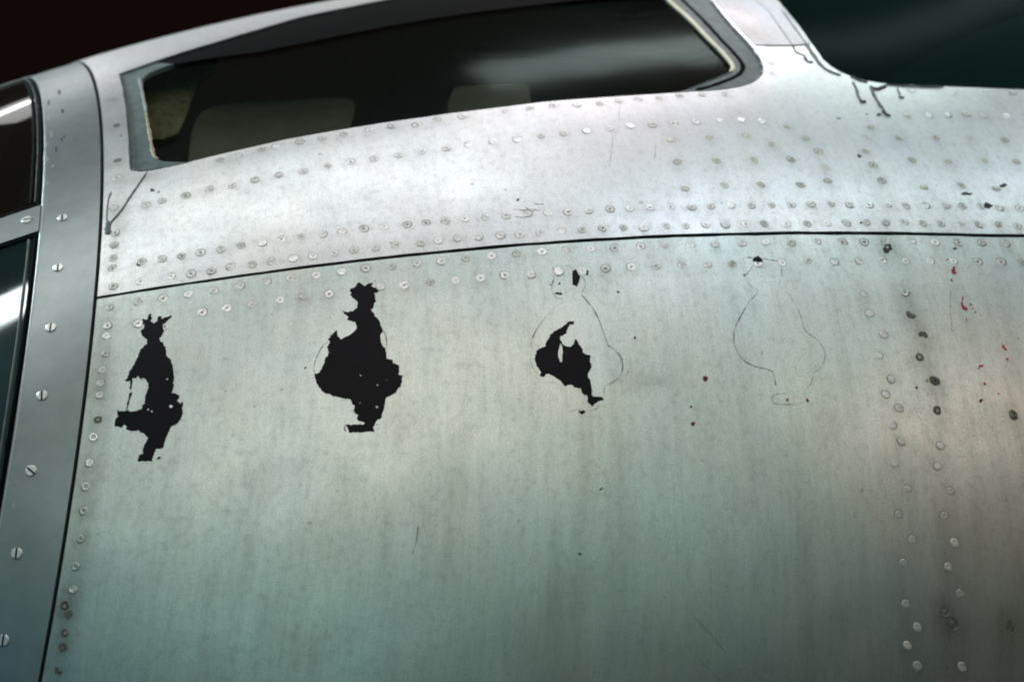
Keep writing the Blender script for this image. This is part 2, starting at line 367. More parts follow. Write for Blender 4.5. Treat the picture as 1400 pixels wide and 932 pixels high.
ROW_SEAM = [(194,358),(221,354),(249,350),(274,345),(302,341),(329,336),(359,332),(385,327),(413,324),(441,320),(468,317),(497,313),(525,310),(557,307),(582,305),(609,302),(636,299),(664,297),(692,295),(721,292),(749,291),(777,290),(805,288),(834,286),(861,285),(889,284),(917,283),(946,283),(972,282),(999,281),(1027,281),(1055,281),(1082,280),(1109,279),(1136,279),(1162,280),(1188,280),(1214,280),(1240,281),(1266,281),(1294,281),(1317,282),(1341,282),(1367,284),(1394,285),
 (192,385),(234,378),(261,374),(289,370),(316,365),(344,362),(372,357),(401,353),(428,350),(457,346),(484,342),(513,339),(541,335),(576,332),(599,329),(626,326),(654,324),(684,322),(711,321),(739,318),(768,316),(796,314),(824,312),(853,311),(880,311),(910,309),(937,309),(965,307),(992,307),(1020,306),(1046,306),(1075,306),(1103,306),(1130,305),(1157,305),(1184,304),(1210,304),(1236,304),(1262,305),(1287,306),(1315,307),(1339,307),(1366,307),(1391,309)]
ROW_LOWER = [(189,412),(223,408),(257,402),(292,397),(328,391),(365,385),(397,380),(432,376),(467,371),(500,367),(535,364),(570,360),(603,357),(637,353),(672,350),(707,347),(741,344),(773,342),(808,340),(841,339),(876,337),(910,335),(944,335),(978,334),(1014,332),(1047,331),(1082,332),(1117,330),(1152,331),(1182,331),(1211,330),(1247,330),(1279,331),(1311,332),(1342,332),(1375,333),
 (189,442),(276,427),(310,421),(345,416),(383,410),(415,405),(450,402),(520,392),(553,390),(589,386),(623,383),(657,380),(690,376),(726,375),(764,371),(796,370),(828,367),(863,365),(897,364),(932,362),(967,361),(1002,361),(1036,360),(1070,359),(1105,357),(1141,358),(1175,357),(1207,356),(1239,357),(1272,357),(1304,357),(1337,358),(1369,358),(1399,358)]
COL_RING_U = [(154,135),(159,172),(161,220),(160,243),(156,284),(157,318),(156,334),(154,353),(154,367),(155,391)]
COL_RING_L = [(150,420),(147,445),(145,459),(144,483),(140,506),(137,524),(136,540),(134,573),(127,598),(122,633),(117,665),(114,698),(110,736),(103,774),(99,805),(88,828),(93,839),(89,865),(86,885),(81,916)]
COL_A = [(1181,402),(1189,428),(1208,457),(1202,486),(1219,518),(1211,539),(1229,558),(1220,581),(1233,603),(1223,633),(1241,668),(1229,703),(1247,737),(1235,769),(1238,825),(1254,856),(1240,881),(1254,909),(1286,609),(1282,637),(1299,671),(1291,705),(1305,741),(1296,774),(1312,811),(1315,910)]
COL_B = [(1237,399),(1246,429),(1262,459),(1257,488),(1278,520),(1282,561),(1301,850),(1291,834),(1384,567),(1382,856)]
# shade of head: 0 bright .. 3 dark stained; None = by chance
def kinds(rows, w): return [(p, RNG.choice(len(w), p=w)) for p in rows]
RV_UP = kinds(ROW_WINDOW, [.15, .45, .4, 0]) + kinds(ROW_UPPER, [.45, .42, .13, 0]) + kinds(ROW_SEAM, [.36, .46, .17, .01]) + kinds(COL_RING_U, [.1, .4, .5, 0])
RV_FL = kinds(CLUSTER, [.1, .35, .4, .15])
RV_LO = kinds(ROW_LOWER, [.42, .43, .15, 0]) + kinds(COL_RING_L, [.25, .4, .35, 0]) + kinds(COL_A, [.75, .25, 0, 0]) + [(p, 3 if i not in (0,) else 2) for i, p in enumerate(COL_B)]
def fixk(lst, pos, k):
    for i, (p, _) in enumerate(lst):
        if p == pos: lst[i] = (p, k)
for q, k in (((159,172),3),((161,220),3),((329,336),2),((249,350),2),((194,358),2)): fixk(RV_UP, q, k)
for q, k in (((134,573),3),((150,420),2),((127,598),0),((122,633),0),((257,402),0),((383,410),0),((415,405),2),((223,408),0),((88,828),3),((93,839),3),((89,865),3),((86,885),3),((81,916),3),((114,698),2),((103,774),2),((99,805),2),((467,371),0),((189,442),0)): fixk(RV_LO, q, k)
DOM = {}
for lst in (RV_UP, RV_FL, RV_LO):
    D = on_shell([p for p, _ in lst])
    for (p, k), d in zip(lst, D): DOM[p] = d
DENTS = np.array([(d[0], d[1], .00010+.00010*RNG.random(), .0085+.003*RNG.random()) for d in DOM.values()])
for p, k in RV_UP+RV_LO+RV_FL:
    d = DOM[p]
    GRIME.append((d[0], d[1]-.003, .09+.05*(k >= 2)+.06*RNG.random()+(.09 if p in COL_B else 0), .010+.006*(p in COL_B), .011+.006*(p in COL_B)))
for p in COL_RING_L: d = DOM[p]; GRIME.append((d[0]-.004, d[1], .12, .014, .03))
for p, a, sx, sp in (((183,540),-.2,.010,.022),((165,580),-.2,.008,.01),((475,415),-.2,.009,.009),((472,450),-.2,.009,.009),((438,480),-.12,.008,.02),((776,460),-.2,.010,.02),((765,430),-.15,.012,.02),((800,450),-.10,.02,.05),((815,520),-.12,.015,.02),((1060,470),-.06,.03,.06),((1212,342),.3,.02,.02),((160,305),.3,.012,.05),((200,243),.25,.02,.01),((1305,395),.12,.01,.08),((880,520),.20,.03,.012),((790,760),.20,.009,.12),((755,830),.20,.010,.10),((850,690),.13,.008,.10),((800,610),.12,.007,.06),((1030,600),.08,.008,.07),((1100,760),.08,.01,.1),((620,700),.07,.012,.1),((330,700),.06,.01,.1),((1300,800),.05,.06,.15)):
    d = on_shell([p])[0]; GRIME.append((d[0], d[1], a, sx, sp))

# ------------------------------------------------------------------ the aircraft
plane = bpy.data.objects.new('aircraft', None); COL.objects.link(plane); plane.location = (0, 0, 0); plane.empty_display_size = .3
plane['label'] = 'bare aluminium aircraft nose with riveted skin, cockpit windows and four peeling black mission markings'
plane['category'] = 'aircraft'

seam_px = [(135,405.5),(200,397.5),(260,388),(350,374.5),(430,363.5),(520,352),(610,343),(700,335),(790,329.5),(875,325),(960,322),(1050,320),(1130,318.5),(1210,318),(1300,319.5),(1400,322)]
sd = on_shell(seam_px); sc_ = np.polyfit(sd[:, 0], sd[:, 1], 4)
seam_x = np.linspace(.0022, 1.0, 160)
seam = np.polyval(sc_, seam_x); seam_x = np.append(seam_x, [1.2, 1.5, 1.9]); sl = (seam[-1]-seam[-20])/(seam_x[159]-seam_x[140])
seam = np.append(seam, seam[-1]+sl*np.array([.2, .5, .9]))
GAP = .0021
def seam_line(dx): return np.stack([seam_x, seam+dx*(1+.08*np.interp(np.arange(len(seam_x)), np.arange(0, 200, 3), RNG.normal(size=67)))], 1)
WIN1 = [(162,101),(205,86),(250,71),(300,56),(350,41),(412,23),(470,11),(525,0),(560,-6),(610,-12),(670,-18),(740,-22),(800,-24),(860,-24),(910,-23),(942,-22),(955,-18),(971,0),(985,17),(1000,35),(1016,52),(1030,68),(1038,80),(1042,91),(1041,103),(1027,114),(1000,121),(970,124.5),(935,126.5),(875,130),(800,135),(740,140),(700,145),(650,151),(612,155.5),(582,160),(525,168),(475,176),(445,181),(390,191),(350,200),(312,208.5),(275,217.5),(225,229),(200,233.5),(185,233.5),(178,229),(176,195),(172,150),(168,122)]
WIN1_IN = [(188,114),(193,106),(205,99),(250,83),(300,73),(350,65),(420,52),(500,36),(600,19),(700,6),(800,-5),(880,-9),(902,-9),(917,4),(940,24),(965,50),(985,70),(1000,87),(1003,94),(999,100),(987,104),(965,113),(940,122),(900,135),(875,138),(800,144),(700,155),(612,165),(525,177),(445,190),(390,199),(350,207),(300,218),(262,222.5),(237,222),(216,221),(207,213),(203,190),(199,165),(194,135)]
W1 = on_shell(WIN1)
WIN2 = [(1045,-20),(1062,0),(1075,16),(1088,31),(1107,57),(1125,82),(1137,92),(1150,99.5),(1167,106),(1185,111),(1212,115),(1275,117.5),(1337,120),(1400,122.5),(1470,127)]
W2 = on_shell(WIN2)
W2 = np.concatenate([W2, [(1.62, W2[-1][1]+.0), (1.66, .75), (1.66, 1.22), (1.5, 1.28), (1.12, 1.28), (1.03, 1.2), (W2[0][0]+.005, 1.02)]])
BOX = (-.05, 1.12, -.36, 1.06)
gr = lambda x, ph: grime(x, ph)
lo = seam_line(GAP)
upper_outline = np.concatenate([lo, [(1.9, 1.9), (1.0, 2.0), (.0022, 2.0)], np.stack([np.full(24, .0022), np.linspace(1.9, seam[0]+.02, 24)], 1)])
upper = sheet('skin_panel', upper_outline, [W1, W2], .0062, M_UP, plane, 0, .0022, BOX, .06, gr)
hi = seam_line(-GAP)[::-1]
lower_outline = np.concatenate([hi, np.stack([np.full(30, .0022), np.linspace(seam[0]-.02, -.75, 30)], 1), [(.9, -.75), (1.9, -.75)]])
lower = sheet('skin_panel', lower_outline, [], .0062, M_LOW, plane, 0, .0022, BOX, .06, gr)

# dark structure behind the gaps, open behind the windows
ph_in = np.linspace(-.9, 2.1, 60)
def band(name, x0, x1, p0, p1, off, m, nx=30, npz=60, parent=plane):
    X, Pq = np.meshgrid(np.linspace(x0, x1, nx), np.linspace(p0, p1, npz)); P = shell(X.ravel(), Pq.ravel(), off, False)
    f = [(j*nx+i, j*nx+i+1, (j+1)*nx+i+1, (j+1)*nx+i) for j in range(npz-1) for i in range(nx-1)]
    me = bpy.data.meshes.new(name); me.from_pydata([tuple(v) for v in P], [], f); me.update(); return link(name, me, m, parent)
band('frame_former', -.03, .035, -.9, 2.0, -.0050, M_DARK, 4, 60)
X = np.linspace(0.036, 1.9, 60)
v = []; f = []
for i, x in enumerate(X):
    s = float(np.interp(x, seam_x, seam))
    for d in (-.02, -.007, .007, .02): v.append(tuple(shell(np.array([x]), np.array([s+d]), -.0050, False)[0]))
    if i:
        for k in range(3): f.append((4*i-4+k, 4*i-4+k+1, 4*i+k+1, 4*i+k))
me = bpy.data.meshes.new('seam_strap'); me.from_pydata(v, [], f); me.update(); link('seam_strap', me, M_DARK, plane)
# inner cockpit lining
band('cockpit_lining', -.5, 1.9, -1.0, 2.2, -.34, plain('dark_green_lining', (0.035, 0.048, 0.044), .8, 0, .5, 6), 30, 50)

# ------------------------------------------------------------------ front ring
XL = -.0653
ring_out = np.concatenate([np.stack([np.linspace(XL, -.0020, 8), np.full(8, -.8)], 1), np.stack([np.full(60, -.0020), np.linspace(-.75, 1.95, 60)], 1), np.stack([np.full(60, XL), np.linspace(2.0, -.75, 60)], 1)])
M_RING_E = plain('pale_ring_grey', (0.42, 0.46, 0.46), .4, .5, .3, 120)
ring = sheet('nose_ring', ring_out, [], .008, [M_RING, M_RING_E], plane, -.0012, .004, (-.1, .01, -.36, 1.06), .1, None, 0)
def rim_line(ph0, ph1, x, w, m, name, off=-.0012, h=.0006):
    return ribbon(name, np.stack([np.full(30, x), np.linspace(ph0, ph1, 30)], 1), w, m, ring, off, h, .12, False, True)
rim_line(-.6, 1.2, XL+.0015, .003, M_RING_E, 'ring_edge')  # lighter strip along the ring's front edge
for x, y, rr, m_ in ((66,160,2.6,0),(64,196,2.2,0),(70,182,3.0,0),(62,218,3.4,0),(76,204,1.6,1),(85,151,2.4,1),(80,125,2.6,1),(84,190,1.7,1),(87,186,1.3,1),(62,250,3.2,0),(72,226,2.0,0),(66,140,1.6,1),(12,660,1.8,0),(18,690,2.4,0),(104,110,1.6,0)):
    sheet('paint_chip', on_shell(ragged_blob(x, y, rr)), [], .004, M_RING_E if m_ == 0 else M_SEAL, ring, -.00105, .0003)
# screws
def screw_mesh():
    v = []; f = []; R = .0066; n = 24; w = .0011
    for s in (1, -1):                       # two half discs with the slot between them
        a0 = math.asin(w/R); A = np.linspace(a0, math.pi-a0, n); k = len(v)
        for zz, rr in ((0, 1.0), (.0009, .97), (.0013, .84)):
            for a in A: v.append((rr*R*math.cos(a), s*max(w, rr*R*math.sin(a)), zz))
        for j in range(2):
            for i in range(n-1):
                q = (k+j*n+i, k+j*n+i+1, k+(j+1)*n+i+1, k+(j+1)*n+i); f.append(q if s > 0 else q[::-1])
        top = tuple(range(k+2*n, k+3*n)); f.append(top if s > 0 else top[::-1])
        q = (k, k+n, k+2*n, k+3*n-1, k+2*n-1, k+n-1); f.append(q)
    k = len(v)
    v += [(R*1.0*math.cos(a), R*1.0*math.sin(a), .00015) for a in np.linspace(0, 2*math.pi, 24, endpoint=False)]
    f.append(tuple(range(k, k+24)))
    me = bpy.data.meshes.new('screw'); me.from_pydata(v, [], f); me.update(); me.materials.append(M_SCREW); me.materials.append(M_RUB_SHADE)
    me.polygons[len(f)-1].material_index = 1
    return me
SCREW = screw_mesh()
def place(name, me, d, parent, off, spin, scale=1.0, tilt=(0, 0)):
    x, ph = float(d[0]), float(d[1]); P = shell(np.array([x]), np.array([ph]), off)[0]; n = Vector(base_normal(np.array([x]), np.array([ph]))[0])
    tx = Vector((0, math.sin(ph), math.cos(ph))); tx = (tx-n*tx.dot(n)).normalized(); ty = n.cross(tx)     # tx: up the shell
    n2 = (n+tx*tilt[0]+ty*tilt[1]).normalized(); tx = (tx-n2*tx.dot(n2)).normalized(); ty = n2.cross(tx)
    a, b = tx*math.cos(spin)+ty*math.sin(spin), ty*math.cos(spin)-tx*math.sin(spin)
    o = bpy.data.objects.new(name, me); COL.objects.link(o); o.parent = parent
    o.matrix_world = Matrix(((a[0]*scale, b[0]*scale, n2[0]*scale, P[0]), (a[1]*scale, b[1]*scale, n2[1]*scale, P[1]), (a[2]*scale, b[2]*scale, n2[2]*scale, P[2]), (0, 0, 0, 1)))
    return o
for (q, sp) in (((85,297),.05),((79,365),.0),((69,447),-.05),((57,540),.1),((42,643),.9),((22,756),.05),((4,875),.05)):
    place('screw', SCREW, on_shell([q])[0], ring, -.0011, sp)

# ------------------------------------------------------------------ nose glazing
def px_poly(px, off=0.0, smooth=0):
    p = np.array(px, float)
    if smooth: p = smooth_loop(p, smooth)
    return on_shell(p, off)
bt = on_shell([(57,280),(0,299)]); bb = on_shell([(54,315),(0,333)])
st_ = (bt[1]-bt[0]); sb_ = (bb[1]-bb[0])
XP = XL-.0004
def ext(a, s, x): return a[1]+s[1]/s[0]*(x-a[0])
XN = -.34
bar_poly = np.array([(XP, ext(bb[0], sb_, XP)), (XP, ext(bt[0], st_, XP)), (XN, ext(bt[0], st_, XN)), (XN, ext(bb[0], sb_, XN))])
bar = sheet('glazing_bar', bar_poly, [], .01, M_RING, plane, .0002, .006)
b2 = place('screw', SCREW, on_shell([(37,301)])[0], bar, .0004, 1.5)
top_poly = np.array([(XP, .985), (XP, 1.9), (XN, 1.9), (XN, .985)])
toprim = sheet('glazing_bar', top_poly, [], .02, M_RING, plane, .0002, .006)
def pane(name, poly, off, m, parent, thick=.004): return sheet(name, poly, [], .02, m, parent, off, thick)
up_pane = pane('nose_pane', np.array([(XP-.001, ext(bt[0], st_, XP)+.003), (XP-.001, .982), (XN, .982), (XN, ext(bt[0], st_, XN)+.003)]), -.003, M_NGLASS_U, plane)
lo_pane = pane('nose_pane', np.array([(XP-.001, -.8), (XP-.001, ext(bb[0], sb_, XP)-.003), (XN, ext(bb[0], sb_, XN)-.003), (XN, -.8)]), -.003, M_NGLASS, plane)
def dl(x0, p0, x1, p1, n=14): return np.stack([np.linspace(x0, x1, n), np.linspace(p0, p1, n)], 1)
u0 = ext(bt[0], st_, XP); l0 = ext(bb[0], sb_, XP)
for par, pts in ((up_pane, dl(XP-.003, u0+.004, XP-.003, .98)), (up_pane, dl(XP-.011, u0+.012, XP-.010, .975)), (up_pane, dl(XP-.002, u0+.005, XN, ext(bt[0], st_, XN)+.005)),
                 (lo_pane, dl(XP-.003, l0-.004, XP-.003, -.75)), (lo_pane, dl(XP-.002, l0-.006, XN, ext(bb[0], sb_, XN)-.006))):
    ribbon('gasket_and_shade', pts, .0065, M_RUB_SHADE, par, -.002, .0016, .12, False, True)
ribbon('gasket_lip', dl(XP-.010, l0-.012, XP-.010, -.75), .0030, M_SEALG, lo_pane, -.002, .0016, .2, False, True)
ribbon('gasket_lip', dl(XP-.0068, u0+.010, XP-.0068, .96), .0014, M_SEALG, up_pane, -.0015, .0016, .2, False, True)

# ------------------------------------------------------------------ side window
def ray_point(px, py, t):
    d = FWD+RGT*((px-700)/FPX)-UPV*((py-466)/FPX); d /= np.linalg.norm(d); return CAM+d*t
W1o = on_shell(np.array(WIN1, float), -.0035)
cen = W1o.mean(0); W1big = cen+(W1o-cen)*np.array([1.025, 1.05])
W1i = on_shell(WIN1_IN, -.0035)
frame = sheet('side_window', W1big, [smooth_loop(W1i, 1)], .008, M_FRAME, plane, -.0035, .007)
W1p = on_shell(WIN1_IN, -.009); cen = W1p.mean(0)
pane1 = pane('window_pane', cen+(W1p-cen)*np.array([1.02, 1.04]), -.009, M_GLASS, frame)
ribbon('sealant_bead', [(905,-9),(917,4),(940,24),(965,50),(985,70),(999,87),(1001,94),(998,99)], .0066, M_BEAD, frame, 0, .0022, .07, True, False, -.004)
ribbon('sealant_bead', [(998,99),(985,105),(965,113),(940,122)], .0022, M_SEALG, frame, 0, .0015, .1, True, False, -.004)
ribbon('sealant_bead', [(188,108),(190,118),(194,138),(198,160)], .0046, M_LINE, frame, 0, .0016, .2, True, False, -.004)
ribbon('sealant_bead', [(197,155),(199,168),(203,190),(207,212),(214,219)], .0042, M_BEADY, frame, 0, .0020, .25, True, False, -.004)
ribbon('sealant_bead', [(190,110),(205,99),(250,84),(290,75)], .0030, M_SEALG, frame, 0, .0012, .2, True, False, -.004)
sheet('gasket_and_shade', on_shell([(215,86),(250,74),(300,58.5),(350,43.5),(412,25.5),(470,13.5),(525,2),(560,-4),(610,-10),(670,-16),(740,-20),(800,-22),(860,-22),(910,-21),(935,-20),(920,-8),(902,-6),(880,-6),(800,-1),(700,11),(600,24),(500,42),(420,58),(350,72),(300,78),(262,84),(240,88)], -.0028), [], .01, M_RUB_SHADE, frame, -.0028, .0005)  # black sheet standing in for the shade under the upper lip
ribbon('gasket_and_shade', [(922,-10),(935,3),(957,24),(981,50),(1000,70),(1013,86),(1014,96),(1006,104),(990,111),(970,118),(950,123)], .0075, M_RUB_SHADE, frame, 0, .0006, .12, True, False, -.0033)
# dark edge of dried sealant round the opening
edge = [(163,102),(168,122),(172,150),(176,195),(178,229),(186,234),(200,234),(225,229.5),(262,221)]
ribbon('sealant_edge', edge, .0032, M_SEAL, frame, 0, .0012, .35, True, False, -.0006)
ribbon('sealant_edge', [(971,0),(985,17),(1000,35),(1016,52),(1030,68),(1038,80),(1042,91),(1041,103),(1027,114),(1000,121),(970,124.5)], .0026, M_SEAL, frame, 0, .0010, .2, True, False, -.0006)
# rear window
frame2 = sheet('rear_window', np.concatenate([W2[:-7]+np.array([0, -.006])*1.0, W2[-7:]]), [], .012, M_GLASS2, plane, -.0040, .004)
frame2.name = 'rear_window_pane'
ribbon('gasket_and_shade', WIN2[1:], .0036, M_RUB_SHADE, frame2, 0, .0014, .25, True, False, -.0012)
ribbon('gasket_lip', [(1068,14),(1084,36),(1103,62),(1120,86),(1132,96),(1150,103)], .0075, M_SEALG, frame2, 0, .0010, .2, True, False, .0003)
post = sheet('window_post', on_shell([(1046,62.5),(1080,62.5),(1108,61),(1098,47),(1084,28),(1070,10),(1060,-2),(1045,-18),(962,-18),(976,0),(990,17),(1005,34),(1021,51),(1033,62.5)]), [], .006, M_POST, plane, .0011, .0016, None, None, gr)

# cockpit interior seen through the glass, plus tubes that imitate reflections
def prism(name, px, t, depth, m, parent=plane, lean=.0011):
    A = np.array([ray_point(x, y, t-lean*(y-100)) for x, y in px]); back = np.array([FWD[0]*.4, 1, .1]); back /= np.linalg.norm(back)
    Bk = A+back*depth; n = len(A); v = np.concatenate([A, Bk]); f = [tuple(range(n))[::-1], tuple(range(n, 2*n))]+[(i, (i+1) % n, n+(i+1) % n, n+i) for i in range(n)]
    me = bpy.data.meshes.new(name); me.from_pydata([tuple(q) for q in v], [], f); me.update(); o = link(name, me, m, parent, False)
    return o
prism('seat_back', smooth_loop(np.array([(262,160),(300,142),(380,137),(465,133),(488,138),(482,165),(470,200),(470,260),(255,260)], float), 2), 2.36, .05, M_OLIVE)
prism('instrument_box', smooth_loop(np.array([(614,122),(640,117),(715,114),(725,120),(730,200),(610,200)], float), 1), 2.36, .08, M_OLIVE)
prism('quilted_pad', smooth_loop(np.array([(176,108),(215,86),(292,70),(300,86),(276,104),(264,130),(254,160),(240,190),(176,190)], float), 1), 2.33, .03, M_CLOTH)
def tube(name, pts, r, m, parent=plane, n=10):
    P = spline(pts, 8); T = np.gradient(P, axis=0); T /= np.linalg.norm(T, axis=1, keepdims=True); v = []; f = []
    for i, (p, t) in enumerate(zip(P, T)):
        a = np.cross(t, [0, 0, 1]); a /= np.linalg.norm(a); b = np.cross(a, t)
        for k in range(n): q = 2*math.pi*k/n; v.append(tuple(p+r*(a*math.cos(q)+b*math.sin(q))))
        if i: f += [(n*i-n+k, n*i-n+(k+1) % n, n*i+(k+1) % n, n*i+k) for k in range(n)]
    f += [tuple(range(n)), tuple(range(len(v)-n, len(v)))]
    me = bpy.data.meshes.new(name); me.from_pydata(v, [], f); me.update(); return link(name, me, m, parent)
tube('reflection_tube', [ray_point(645, 73, 2.5), ray_point(720, 72, 2.5), ray_point(800, 72, 2.5), ray_point(880, 76, 2.5), ray_point(935, 80, 2.5), ray_point(985, 70, 2.5)], .011, M_REFLECT)  # tubes in place of streaks reflected in the glass
tube('reflection_tube', [ray_point(755, 8, 2.55), ray_point(810, 8, 2.55), ray_point(865, 9, 2.55)], .009, M_REFLECT)

# ------------------------------------------------------------------ rivets
def rivet_mesh(name, head, grime_m, prof, ringw, dot):
    n = 20; v = []; f = []; mi = []
    rs = [(prof[0][0]+ringw, .00002), (prof[0][0]+ringw*.4, .00016), (prof[0][0], .00010)]+[(r, h) for r, h in prof]
    jit = 1+.03*RNG.normal(size=n)
    for q, (r, h) in enumerate(rs):
        for k in range(n): a = 2*math.pi*k/n; v.append((r*jit[k]*math.cos(a), r*jit[k]*math.sin(a), h))
    for j in range(len(rs)-1):
        for k in range(n): f.append((j*n+k, j*n+(k+1) % n, (j+1)*n+(k+1) % n, (j+1)*n+k)); mi.append(1 if j < 2 or (dot and j >= len(rs)-2) else 0)
    f.append(tuple(range((len(rs)-1)*n, len(rs)*n))); mi.append(1 if dot == 2 else 0)
    me = bpy.data.meshes.new(name); me.from_pydata(v, [], f); me.update(); me.materials.append(head); me.materials.append(grime_m)
    me.polygons.foreach_set('material_index', mi); me.polygons.foreach_set('use_smooth', [True]*len(f)); return me
PR = [(.0056, .00010), (.0050, .00042), (.0040, .00055), (.0030, .00046), (.0022, .00020), (.0016, .00018), (.0010, .00034)]
PF = [(.0056, .00006), (.0050, .00022), (.0030, .00026), (.0018, .00014), (.0010, .00022)]
RM = [[rivet_mesh('rivet', M_RV[k], g, PR if k < 3 else PF, w, d) for k in range(4)] for g, w, d in ((M_GRIME, .0008, 0), (M_GRIMEL, .0007, 1), (M_GRIME, .0006, 1), (M_GRIMEL, .0006, 2), (M_GRIME, .0010, 2))]
DOME = rivet_mesh('rivet', rivet_metal('rivet_pale', .72, .84, .5, .85, (1, 1.02, .98), .15), M_GRIME, [(.0056, .00008), (.0050, .00032), (.0040, .00045), (.0026, .00048), (.0014, .00042), (.0008, .00034)], .0009, 0)
FM = [rivet_mesh('flush_rivet', M_FLUSH[k], g, PF, .0008, d) for k, g, d in ((0, M_GRIMEL, 1), (1, M_GRIMEL, 0), (1, M_GRIME, 1), (1, M_GRIME, 2))]
def put(lst, parent, name='rivet', sets=None):
    for p, k in lst:
        me = FM[k] if name == 'flush_rivet' else (DOME if p in COL_A else RM[RNG.integers(5)][k])
        s = RNG.uniform(.90, 1.07)*(1.12 if p in COL_B else 1)*(.92 if p in COL_A else 1)*(.9 if p in COL_RING_L else 1)
        if p == (1301,850): s *= 1.4
        place(name, me, DOM[p], parent, RNG.uniform(-.0002, .0001) if p in ROW_WINDOW else RNG.uniform(-.00012, .0001), RNG.uniform(0, 6.28), s, (RNG.normal()*.035, RNG.normal()*.035))
put(RV_UP, upper); put(RV_FL, upper, 'flush_rivet'); put(RV_LO, lower)

# ------------------------------------------------------------------ painted markings
def Z(pts, s, ox, oy): return [(ox+x/s, oy+y/s) for x, y in pts]
def ragged(px, h=1.3, amp=.45):
    P = densify(np.array(px, float), h); P = P+RNG.normal(size=P.shape)*amp*.8+np.repeat(RNG.normal(size=(len(P)//5+1, 2)), 5, 0)[:len(P)]*amp*.8
    return P
def paint(name, outer, holes, m, parent, h=.0045, rag=True, off=.00016):
    O = on_shell(ragged(outer) if rag else outer); Hs = [on_shell(ragged(q, 1.6, .3)) for q in holes]
    return sheet(name, O, Hs, h, m, parent, off, .0003)
M1 = [(232,65),(262,70),(272,35),(284,38),(286,60),(280,80),(300,88),(320,82),(325,52),(340,50),(342,65),(365,55),(400,45),(402,55),(375,80),(352,100),(350,115),(355,140),(345,155),(332,175),(332,190),(350,205),(362,235),(372,270),(378,288),(392,295),(402,320),(410,350),(412,400),(410,470),(402,495),(430,500),(450,515),(436,540),(450,556),(466,548),(468,560),(462,580),(465,600),(460,630),(445,660),(420,680),(395,690),(385,720),(370,750),(360,785),(352,810),(330,818),(310,820),(300,845),(290,870),(285,892),(200,893),(210,865),(215,850),(235,848),(232,825),(240,800),(258,770),(260,750),(245,735),(225,725),(205,712),(160,715),(142,710),(140,690),(122,682),(113,695),(100,692),(72,690),(68,670),(75,645),(88,630),(85,595),(95,600),(130,600),(148,594),(158,603),(190,602),(220,590),(243,552),(250,510),(264,470),(267,445),(254,420),(235,406),(226,412),(215,415),(205,397),(196,412),(176,408),(170,424),(155,425),(137,428),(145,395),(155,370),(175,345),(195,305),(210,270),(220,245),(240,225),(260,210),(258,185),(245,170),(222,150),(225,140),(240,115),(245,95),(228,100)]
H1 = [] + [blob(x, y, r, 7, .2) for x, y, r in ((398,573,9),(265,590,5),(287,600,5),(375,415,4))]
M2 = [(265,85),(290,75),(300,55),(318,42),(335,55),(350,65),(365,55),(390,48),(385,70),(410,75),(425,70),(438,82),(420,100),(400,110),(405,130),(408,160),(395,190),(380,200),(400,220),(405,245),(420,250),(435,275),(445,305),(443,330),(435,345),(435,385),(445,405),(462,415),(468,440),(468,478),(500,482),(510,505),(540,515),(545,545),(540,565),(560,575),(558,605),(550,635),(530,650),(525,670),(490,685),(465,700),(460,740),(450,780),(440,815),(415,828),(405,850),(395,870),(400,888),(258,895),(250,870),(240,852),(290,845),(340,848),(345,835),(310,828),(303,810),(308,795),(290,785),(282,770),(290,745),(275,735),(268,708),(240,705),(200,695),(165,688),(130,675),(100,655),(78,625),(65,595),(60,565),(90,555),(105,530),(120,495),(130,470),(140,440),(135,410),(148,375),(138,370),(165,340),(188,318),(190,345),(213,366),(240,352),(262,340),(290,325),(300,300),(292,272),(268,262),(246,260),(255,243),(235,225),(215,208),(250,212),(280,207),(300,190),(305,165),(290,140),(262,118),(270,105),(258,95)]
H2 = [blob(x, y, r, 7, .2) for x, y, r in ((325,573,4),(418,625,6),(415,750,6),(470,595,3),(318,728,3))]
M3 = [(265,370),(280,360),(302,365),(303,378),(280,378),(268,395),(260,420),(245,435),(225,445),(225,465),(245,490),(268,502),(290,498),(305,480),(310,460),(322,465),(330,490),(345,510),(355,535),(370,545),(395,550),(390,580),(402,610),(385,640),(380,665),(392,685),(395,715),(400,740),(400,770),(420,780),(460,780),(466,797),(440,805),(415,815),(405,832),(380,810),(378,775),(345,755),(340,735),(305,725),(285,712),(250,720),(225,690),(185,662),(160,650),(145,655),(135,670),(118,660),(120,640),(95,605),(85,570),(95,530),(110,510),(140,500),(155,470),(170,435),(200,410),(235,395)]
H3 = [[(228,480),(238,500),(240,540),(235,590),(225,585),(217,550),(217,520),(222,505)]]
s1, s2, s3, s4 = (4.233,140,420), (4.14,415,375), (4.05,710,350), (4.05,985,340)
mk = [paint('painted_marking', Z(M1, *s1), [Z(q, *s1) for q in H1], M_INK, lower),
      paint('fleck', blob(217.5, 626, 2.2, 8), [], M_INK, lower)] + [paint('fleck', Z(q, *s1), [], M_INK, lower, .003) for q in ([(160,422),(174,420),(170,445),(164,478),(156,474),(159,448)], [(150,496),(166,492),(170,500),(160,530),(152,560),(147,590),(136,596),(144,562),(152,525)], blob(362,112,5,7), blob(371,124,3,6))]
a = merge(mk, 'painted_marking'); a['label'] = 'narrow peeling black bulbous marking nearest the nose ring'
a = paint('painted_marking', Z(M2, *s2), [Z(q, *s2) for q in H2], M_INK, lower); a['label'] = 'fullest black bulbous marking with two round bites'
mk = [paint('painted_marking', Z(M3, *s3), [Z(q, *s3) for q in H3], M_INK, lower)]
